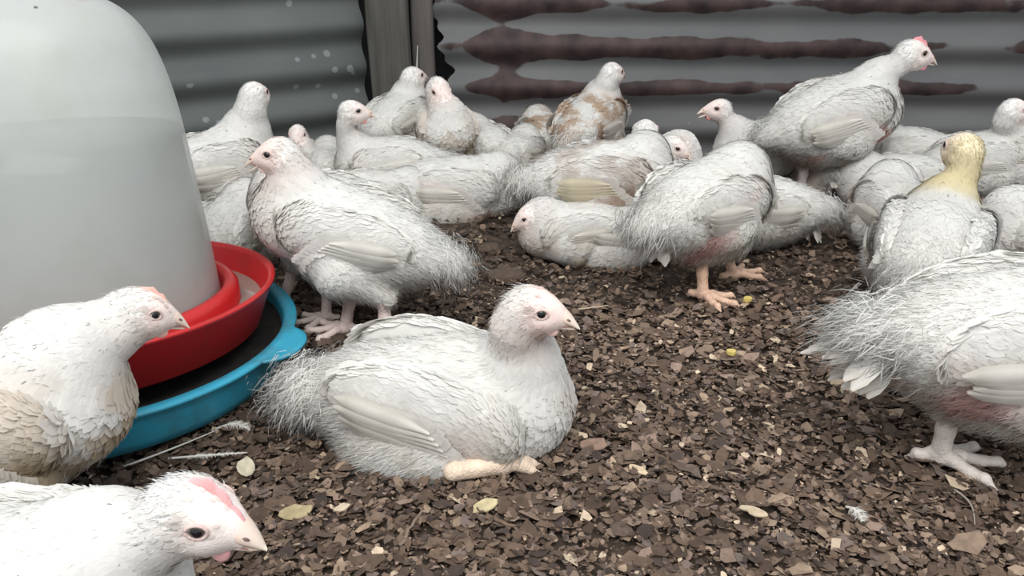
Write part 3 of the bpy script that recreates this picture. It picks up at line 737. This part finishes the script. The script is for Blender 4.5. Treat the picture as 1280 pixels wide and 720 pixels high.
M_WATER, ntw, bw, _ = plastic('cloudy_water', (.05, .07, .06), .15)
drinker = empty('drinker', (DX, DY, 0)); tag(drinker, 'white bell drinker with red trough standing in a blue basin on the left', 'drinker')
def lat(name, prof, m, parent, seg=128):
    v, f = lathe(prof, seg); g = Geo(); g.add(v, f, (1, 1, 1)); return g.build(name, [m], parent)
bell = [(.1215, .062), (.1205, .075), (.1185, .110), (.1150, .160), (.1110, .205), (.1070, .250), (.1015, .283), (.0930, .312), (.080, .333), (.062, .347), (.040, .354), (.018, .357), (.0005, .358)]
bell = np.array(bell); tt = np.linspace(0, len(bell) - 1, 60); bell = np.stack([np.interp(tt, range(len(bell)), bell[:, 0]), np.interp(tt, range(len(bell)), bell[:, 1])], 1)
for _ in range(6): bell[1:-1] = .5 * bell[1:-1] + .25 * (bell[:-2] + bell[2:])
res = lat('reservoir', bell, M_BELL, drinker)
wp = [(.0005, .064)] + [(.1180, .066), (.1168, .075), (.1148, .110), (.1112, .160), (.1072, .205), (.1050, .236), (.0005, .236)]
lat('water', wp[::1], M_WATER, res)
# handle on top (out of frame but part of the bell)
v, f = sweep([[-.05, 0, .345], [-.045, 0, .385], [0, 0, .40], [.045, 0, .385], [.05, 0, .345]], .006, 10); g = Geo(); g.add(v, f, (1, 1, 1)); g.build('handle', [M_RED], drinker)
tray = [(.0005, .050), (.130, .046), (.144, .040), (.151, .040), (.156, .043), (.1715, .0835), (.1745, .086), (.1745, .088), (.170, .0885), (.1665, .084), (.155, .053), (.152, .050), (.146, .049), (.139, .060), (.1385, .078), (.134, .084), (.127, .084), (.1235, .078), (.1225, .062), (.0005, .060)]
lat('trough', tray, M_RED, drinker)
tw = [(.1390, .064), (.1595, .064)]; M_TW, _, btw, _ = plastic('trough_water', (.30, .22, .19), .06); lat('trough_water', tw, M_TW, drinker)
basin = [(.0005, .002), (.162, .002), (.172, .006), (.178, .016), (.181, .034), (.182, .0425), (.1905, .0445), (.1915, .0465), (.1905, .0485), (.180, .0480), (.177, .043), (.173, .018), (.166, .010), (.0005, .008)]
bas = lat('basin', basin, M_BLUE, drinker); bas['label'] = 'shallow bright blue basin with dried dirt on its side'
lat('feed_dust', [(.0005, .024), (.120, .026), (.150, .030), (.168, .032), (.1752, .036), (.1753, .0365)], M_BLACK, drinker)
# lug handle on the basin's right edge
def lug(az):
    a0 = math.radians(az); g = Geo(); th = np.linspace(-1, 1, 21); V = []
    outer = []
    for t_ in th:
        a_ = a0 + t_ * .20; r_ = .190 + .021 * (1 - abs(t_) ** 2.6); outer.append([math.cos(a_) * r_, math.sin(a_) * r_])
    inner = [[math.cos(a0 + t_ * .20) * .187, math.sin(a0 + t_ * .20) * .187] for t_ in th]
    mid = [[(o[0] * .72 + i[0] * .28), (o[1] * .72 + i[1] * .28)] for o, i in zip(outer, inner)]
    rows = [(inner, .0480), (mid, .0470), (outer, .0485), (outer, .0450), (mid, .0435), (inner, .0445)]
    V = np.array([[p[0], p[1], z_] for r_, z_ in rows for p in r_]); g.add(V, grid_faces(6, 21), (1, 1, 1))
    return g.build('lug_handle', [M_BLUE], bas)
lug(-7); lug(173)
bas.rotation_euler = (-.045, .015, 0)
for o_ in drinker.children:
    if o_.name.startswith(('reservoir', 'trough', 'handle')): o_.rotation_euler = (-.085, -.012, 0); o_.location = (0, .003, 0)
    if o_.name.startswith('feed_dust'): o_.rotation_euler = (-.045, .015, 0)

#BIRDS

WH = 'white chicken '
chicken(WH + 'lying on the litter in the middle, beak to the right', (562, 495), 543, -6, 7, 1.12, head=(664, 386), hyaw=-12, hpitch=-4, hdy=-0.03,
        sit=True, q=2.0, vox=.0021, bald=.9, tail_pitch=-38, dirty=.25, fluff=2.2, sit_foot=[((566, 590), (664, 577))], comb=.35, comb_col=(.80, .55, .50), wattle=.25, leg_col=(.78, .62, .48), seed=5, wing_tilt=-10, wing_scale=1.1, neck_thick=.95, hs=0.97, tail_len=0.8)
chicken(WH + 'standing beside the drinker, beak raised to the left', (430, 286), 408, 172, 22, .98, head=(350, 193), hyaw=184, hpitch=-2,
        feet=((483, 432, 1, 178), (432, 416, -1, 190)), q=1.5, vox=.0022, bald=.8, tail_pitch=-45, comb=.25, comb_col=(.80, .6, .56), wattle=.3, pink=.2, leg_col=(.74, .60, .56), seed=6, shape=(1.08, 1, 1), neck_thick=0.9, tail_len=0.75, hs=1.05, beak_open=1.0)
chicken(WH + 'with dirty yellowish breast drinking at the red trough', (-25, 530), 700, 24, 14, .98, head=(172, 389), hyaw=28, hpitch=-18, hdy=0.05,
        q=1.8, vox=.0023, bald=.45, dirty=1.0, comb=.8, comb_col=(.82, .45, .38), wattle=.5, seed=7, tail_pitch=-20, specks=.03, neck_thick=1.1, hs=0.98, tan=0.3)
chicken(WH + 'at the bottom left corner with pink comb, beak to the right', (0, 748), 905, 4, 6, .98, head=(238, 640), hyaw=-8, hpitch=-12, hdy=0.0,
        q=1.8, vox=.0021, bald=.15, dirty=.2, comb=1.15, comb_col=(.82, .42, .42), wattle=1.0, seed=8, tail_pitch=10, specks=.02, neck_bend=.6, hs=1.12)
# right half
chicken(WH + 'with a ragged wide tail, walking out past the right edge', (1290, 420), 578, 3, 4, 1.15, head=(1450, 320), hyaw=0, feet=((1400, 560, 1), (1172, 578, -1, -12)),
        q=1.6, vox=.0023, dirty=.15, pink=.6, tail_pitch=-6, tail_len=1.3, tail_w=1.0, wing_tilt=10, wing_scale=1.1, leg_col=(.78, .70, .64), seed=9, fluff=0.9)
chicken(WH + 'seen from behind with a yellowish neck, right side', (1165, 305), 376, 58, 12, 1.12, head=(1205, 190), hyaw=92, hpitch=5, hdy=.06, q=1.1, yellow=.95, neck_thick=0.8, dirty=.1, bald=0, comb=0, seed=10, neck_bend=0.5)
chicken(WH + 'seen from behind on orange feet, head hidden, right of centre', (886, 252), 358, 40, 10, 1.0, head=(948, 232), hyaw=60, hpitch=-30, hdy=.09,
        feet=((916, 348, 1, 20), (878, 374, -1, -30)), q=1.3, dirty=.25, pink=.7, leg_col=(.78, .52, .38), seed=12, wing_tilt=-4, tail_pitch=-50, shape=(1, 1.05, 1.08))
chicken(WH + 'half hidden with its ruffled tail drooping to the right', (938, 258), 302, 172, 6, .9, head=(890, 215), hyaw=180, hdy=.03, q=.8, tail_pitch=-45, tail_len=1.1, dirty=.2, seed=13, fluff=1.5)
chicken(WH + 'standing tall at the back right with a pink comb', (1046, 144), 243, 12, 20, 1.12, head=(1138, 68), hyaw=4, hpitch=-4, feet=((1052, 236, 1, 0), (1000, 243, -1, 0)),
        q=.9, bald=.3, comb=1.1, comb_col=(.75, .30, .33), wattle=.3, pink=1.0, dirty=.3, shape=(.97, 1.1, 1.14), seed=14, leg_col=(.66, .58, .56), wing_tilt=6, wing_scale=1.05, tail_len=0.5, neck_bend=1.7, neck_thick=0.85)
chicken(WH + 'with open beak facing left before the iron wall', (955, 182), 226, 184, 4, .9, head=(900, 137), hyaw=182, hpitch=5, hdy=0, q=.6, bald=.6, comb=.15, beak_open=1, seed=15, neck_thick=.8)
chicken('greyish white chicken crouched behind the tallest one at the back right', (1132, 190), 228, 165, 8, .9, head=(1085, 160), hdy=.04, hyaw=180, q=.6, tail_pitch=-50, dirty=.5, seed=16)
chicken(WH + 'crouching low near the tallest bird feet at the back right', (1112, 224), 252, 175, 0, .85, head=(1078, 214), hyaw=185, hpitch=-30, hdy=.05, sit=True, q=.6, seed=17)
chicken('pinkish white chicken pressed behind the yellow necked one', (1122, 262), 312, 85, 6, .92, head=(1135, 222), hyaw=95, hpitch=-20, hdy=.08, q=.7, pink=.9, dirty=.4, seed=18)
chicken(WH + 'in the back right corner, head up by the frame edge', (1228, 198), 246, 5, 14, .92, head=(1266, 138), hyaw=0, hpitch=0, q=.6, bald=.2, comb=.1, seed=19, hdy=-0.02)
chicken(WH + 'cut off by the right edge below the back corner', (1306, 288), 335, 170, 4, .9, head=(1350, 240), hyaw=20, hdy=0, q=.6, seed=20, sit=True)
chicken('greyish chicken cut off by the right edge near the wall', (1300, 195), 252, 120, 6, .9, head=(1320, 150), hyaw=40, hdy=.03, q=.5, seed=21, dirty=.4)
chicken('small pinkish chicken huddled behind the tallest bird legs', (1022, 208), 229, 95, 0, .8, head=(1022, 195), hyaw=90, hpitch=-20, hdy=.07, q=.5, pink=.8, dirty=.5, sit=True, seed=22)
# middle pile
chicken(WH + 'with a dirty brown underside standing on the crowded middle pile', (755, 222), 297, 4, 8, 1.05, head=(806, 168), hyaw=75, hpitch=10, hdy=.06,
        feet=((760, 290, 1), (732, 300, -1, 5)), q=1.2, dirty=1.5, tan=0.1, bald=0, comb=0, tail_pitch=-72, tail_len=0.95, fluff=1.2, dirt_col=(.34, .23, .16), seed=23, flight=(.74, .66, .50), leg_col=(.66, .50, .44), wing_tilt=4)
chicken(WH + 'peeping out to the left from under the middle pile', (714, 286), 320, 178, 2, .75, head=(662, 270), hyaw=188, hpitch=-25, hdy=-.01, feet=((738, 326, 1, 10), None), q=.8, bald=.6, comb=.1, dirty=.45, seed=24)
chicken(WH + 'lying low under the middle pile, barely showing', (778, 292), 318, 10, 0, .78, head=(812, 282), hyaw=10, hpitch=-10, hdy=.03, sit=True, q=.5, seed=25)
chicken('tan stained chicken seen from behind against the rusty wall', (738, 152), 217, 62, 16, .98, head=(764, 92), hyaw=45, hpitch=0, hdy=.03, q=.8, tan=1.0, dirty=.3, bald=.1, comb=.1, seed=26, flight=(.62, .50, .38))
chicken(WH + 'with dark eye showing between pile and middle right bird', (815, 205), 262, -5, 12, .8, head=(842, 183), hyaw=-25, hpitch=-20, hdy=-0.03, q=.6, bald=.3, comb=.1, seed=27)
chicken('small brown stained chicken tucked behind the tan one', (682, 168), 208, 110, 4, .8, head=(690, 158), hyaw=100, hdy=.03, q=.4, tan=.9, dirty=.6, comb=0, seed=28)
chicken(WH + 'with bare red flank lying beside the pile, leg out', (578, 234), 262, 2, 2, 1.02, head=(656, 222), hyaw=10, hpitch=-10, hdy=.02, sit=True, q=1.0, pink=1.0, dirty=.3, seed=29,
        sit_foot=[((588, 266), (640, 254))], leg_col=(.74, .58, .54), wing_tilt=8, tail_len=.8)
# back left cluster
chicken(WH + 'facing the camera with lowered beak by the torn sheet', (556, 160), 226, -75, 12, .88, head=(548, 112), hyaw=-55, hpitch=-28, hdy=-.03, q=.8, bald=.5, comb=.1, dirty=.5, seed=30, hs=1.3, tan=0.3)
chicken(WH + 'with back turned in front of the corner post', (497, 146), 218, 65, 18, .85, head=(515, 97), hyaw=50, hpitch=5, hdy=.03, q=.8, bald=.1, comb=0, dirty=.3, seed=31, hs=1.3)
chicken('small white chicken squatting right of the lowered beak bird', (604, 178), 222, 120, 4, .75, head=(612, 160), hyaw=100, hpitch=-10, hdy=.05, q=.5, comb=0, seed=32)
chicken('round white chicken with brown stain before the rusty wall', (648, 190), 226, 70, 0, .75, head=(655, 178), hyaw=80, hpitch=-20, hdy=.06, sit=True, q=.5, dirty=.7, seed=33)
chicken(WH + 'with curved neck turning its head back to the right', (482, 203), 250, 176, 4, .85, head=(439, 140), hyaw=15, hpitch=0, hdy=-.01, q=.8, bald=.3, comb=.1, seed=34, neck_thick=0.75, neck_bend=1.3, hs=1.25)
chicken(WH + 'lying down below the curved neck bird, wing tip left', (474, 246), 270, 8, -2, .86, head=(530, 232), hyaw=20, hpitch=-15, hdy=.04, sit=True, q=.8, dirty=.35, seed=35, wing_tilt=10)
chicken('small chicken facing the camera before the grey iron wall', (380, 202), 230, -80, 8, .75, head=(372, 168), hyaw=-85, hpitch=-12, hdy=-0.03, q=.5, bald=.3, comb=.1, dirty=.5, seed=36, hs=1.25)
chicken('small white chicken right of the one facing the camera', (408, 204), 236, 95, 4, .65, head=(410, 182), hyaw=90, hdy=.05, q=.4, comb=0, dirty=.4, seed=37)
chicken(WH + 'with raised neck turned to the grey iron wall', (270, 205), 285, 48, 12, 1.0, head=(317, 120), hyaw=75, hpitch=5, hdy=.04, q=.9, bald=0, comb=.1, seed=38, neck_thick=1.15)
chicken(WH + 'rump towards us between drinker and beak raised bird', (294, 286), 325, 85, 8, .92, head=(300, 240), hyaw=95, hpitch=0, hdy=.07, q=.9, comb=0, dirty=.3, seed=39)
chicken(WH + 'mostly hidden behind the beak raised bird', (392, 256), 348, 168, 8, .86, head=(352, 228), hyaw=175, hdy=.02, feet=((408, 402, 1, 200), (352, 392, -1, 190)), q=.8, comb=0, seed=40, leg_col=(.58, .48, .44))

# ------------------------------------------------------------------ small things lying on the litter
def quill(label, a, b_, w_, seed, bow=.01, z=.006, vanes=True, name='feather', col=(.78, .76, .70)):
    r = np.random.RandomState(seed); A = on_floor(*a); Bp = on_floor(*b_); A[2] = z * .6; Bp[2] = z
    d = unit(Bp - A); Ln = np.linalg.norm(Bp - A); sd = unit(np.cross([0, 0, 1.0], d)); t = np.linspace(0, 1, 14)[:, None]
    pts = A + d * Ln * t + sd * bow * np.sin(t * math.pi) + np.array([0, 0, 1]) * .003 * np.sin(t * math.pi)
    o = empty(name, (A[0], A[1], 0)); tag(o, label, 'feather', 'loose feathers and quills on the litter')
    off = np.array([A[0], A[1], 0]); g = Geo(); v, f = sweep(pts - off, np.linspace(.0011, .0004, 14), 6); g.add(v, f, col); g.build('shaft', [M_QUILL], o)
    if vanes:
        n = 260; tt = r.rand(n) * .75 + .22; P = np.stack([np.interp(tt, t[:, 0], pts[:, i]) for i in range(3)], 1) - off
        s_ = np.where(r.rand(n) > .5, 1, -1)[:, None]; D = norm_rows(s_ * sd + d * .9 + r.normal(size=(n, 3)) * .12); Nn = np.tile([0, 0, 1.0], (n, 1))
        g = Geo(); down_blades(P, Nn, D, w_ * r.uniform(.6, 1.1, n) * np.sin(np.clip(tt, 0, .97) * math.pi) ** .5, np.full(n, .0006), r.uniform(-.1, .25, n), np.tile(col, (n, 1)), g, 0, r); g.build('vane', [M_QUILL], o)
quill('long thin white quill curving along the blue basin', (150, 590), (272, 545), .004, 1, -.006, vanes=False)
quill('bare pale feather shaft lying right of the blue basin', (212, 580), (311, 577), .004, 2, -.004, z=.009)
quill('tiny wispy white feather touching the basin edge', (270, 541), (314, 545), .007, 3, .005)
quill('small white feather at the bottom right', (1056, 640), (1076, 662), .007, 4, .001, z=.008)
quill('thin grey quill lying near the bottom right corner', (1190, 616), (1216, 664), .003, 5, .004, vanes=False, col=(.40, .35, .30))
def flake(label, px, size, asp, rot, col, seed, cat='wood chip', name='wood_chip', thick=.0016, lift=.006, tilt=.15):
    r = np.random.RandomState(seed); P = on_floor(*px); k = 11; a = np.arange(k) / k * 6.283; rad = 1 + r.uniform(-.22, .12, k)
    xy = np.stack([np.cos(a) * rad, np.sin(a) * rad * asp], 1) * size / 2; g = Geo(); V = []
    bend = lambda p: np.array([p[0], p[1], tilt * p[1] + 8 * p[0] ** 2])
    for zz, sc in ((0, .93), (thick * .5, 1), (thick, .92)): V += [bend(p * sc) + [0, 0, zz] for p in xy]
    V += [[0, 0, 0], [0, 0, thick * 1.1]]; j = np.arange(k)
    g.add(np.array(V), [grid_faces(3, k, True)[:, ::-1], np.stack([j, np.full(k, 3 * k), (j + 1) % k], 1), np.stack([2 * k + j, 2 * k + (j + 1) % k, np.full(k, 3 * k + 1)], 1)], np.array(col))
    o = g.build(name, [M_CHIP], smooth=False); o.location = (P[0], P[1], lift); o.rotation_euler = (0, 0, math.radians(rot)); return tag(o, label, cat, 'larger loose pieces on the litter')
flake('cream jagged chip standing above the bottom left chicken beak', (309, 598), .021, .6, 75, (.60, .54, .40), 1, tilt=.9, lift=.010)
flake('pale leaf shaped shaving below and right of the lying chicken', (797, 596), .020, .4, -38, (.58, .46, .31), 2)
flake('upright tan sliver left of the leaf shaped shaving', (766, 588), .017, .38, 88, (.46, .34, .24), 3, tilt=.3)
flake('yellowish curled shaving below the lying chicken', (606, 642), .022, .55, 35, (.50, .42, .25), 4)
flake('olive tan flake near the bottom left chicken beak', (372, 650), .026, .6, 10, (.36, .29, .17), 5)
flake('cream splinter near the bottom centre', (428, 644), .013, .6, 30, (.55, .45, .33), 6)
flake('rosy brown flat bark piece right of the lying chicken foot', (742, 566), .026, .6, 20, (.24, .16, .12), 7, lift=.007)
flake('yellow maize grain behind the orange feet bird', (933, 382), .012, .7, 10, (.62, .48, .16), 8, cat='maize grain', name='maize_grain', thick=.004)
flake('yellow maize grain on the litter right of centre', (913, 449), .012, .7, -20, (.60, .48, .16), 9, cat='maize grain', name='maize_grain', thick=.004)
flake('pale oblong shaving below the walking bird tail', (1045, 486), .020, .4, 25, (.40, .31, .22), 10)
flake('pale curled shaving near the bottom right feather', (945, 650), .018, .4, -15, (.50, .40, .28), 11)
flake('tan bark flake at the right of the bottom edge', (1208, 688), .034, .55, 20, (.25, .18, .13), 12)
flake('long pale sliver left of the bottom right feather', (935, 645), .016, .3, -10, (.52, .43, .31), 13)
def twig(label, a, b_, rad, col, seed, z=.007):
    r = np.random.RandomState(seed); A = on_floor(*a); Bp = on_floor(*b_); t = np.linspace(0, 1, 9)[:, None]; off = np.array([A[0], A[1], 0])
    pts = A + (Bp - A) * t + r.normal(size=(9, 3)) * [.0007, .0007, .0004] + [0, 0, z]; v, f = sweep(pts - off, rad * np.linspace(1, .6, 9), 7, .6); g = Geo(); g.add(v, f, col)
    o = g.build('straw', [M_CHIP]); o.location = off; tag(o, label, 'straw', 'thin straws on the litter')
twig('pale straw lying just right of the lying chicken beak', (722, 393), (760, 389), .0014, (.52, .42, .30), 1)
twig('brown stalk lying at the bottom centre', (500, 690), (530, 645), .0016, (.22, .16, .12), 2)
twig('brown stalk near the yellowish curled shaving', (616, 655), (668, 682), .0020, (.16, .11, .08), 3)
def clod(label, px, size, seed):
    P = on_floor(*px); v, qd = solid([(ell((0, 0, .004), (size * .5, size * .34, .010)), .004), (ell((size * .2, -.004, .004), (size * .28, size * .22, .009)), .006)], .0015)
    v = v + noise3(v, 60, seed, 3)[:, None] * .0014; g = Geo(); g.add(v, qd, np.array([.095, .068, .052])); o = g.build('dung_clod', [M_CHIP], smooth=False)
    o.location = (P[0], P[1], -.001); tag(o, label, 'clod', 'flat clods on the litter')
clod('flat brown clod on the litter behind the lying chicken', (632, 348), .050, 1)
clod('dark flat clod between the tan one and beak raised bird', (612, 315), .034, 2)
# white quill stuck upright by the corner post
o = empty('feather', (0, 0, 0)); pt = at_y(521, 88, 1.515); tp_ = at_y(522, 57, 1.515)
o.location = tuple(pt); tag(o, 'white quill stuck upright against the corner post', 'feather', None)
t_ = np.linspace(0, 1, 8)[:, None]; g = Geo(); v, f = sweep((tp_ - pt) * t_, np.linspace(.0060, .0022, 8), 8, .35); g.add(v, f, (.62, .60, .56)); g.build('shaft', [M_QUILL], o)
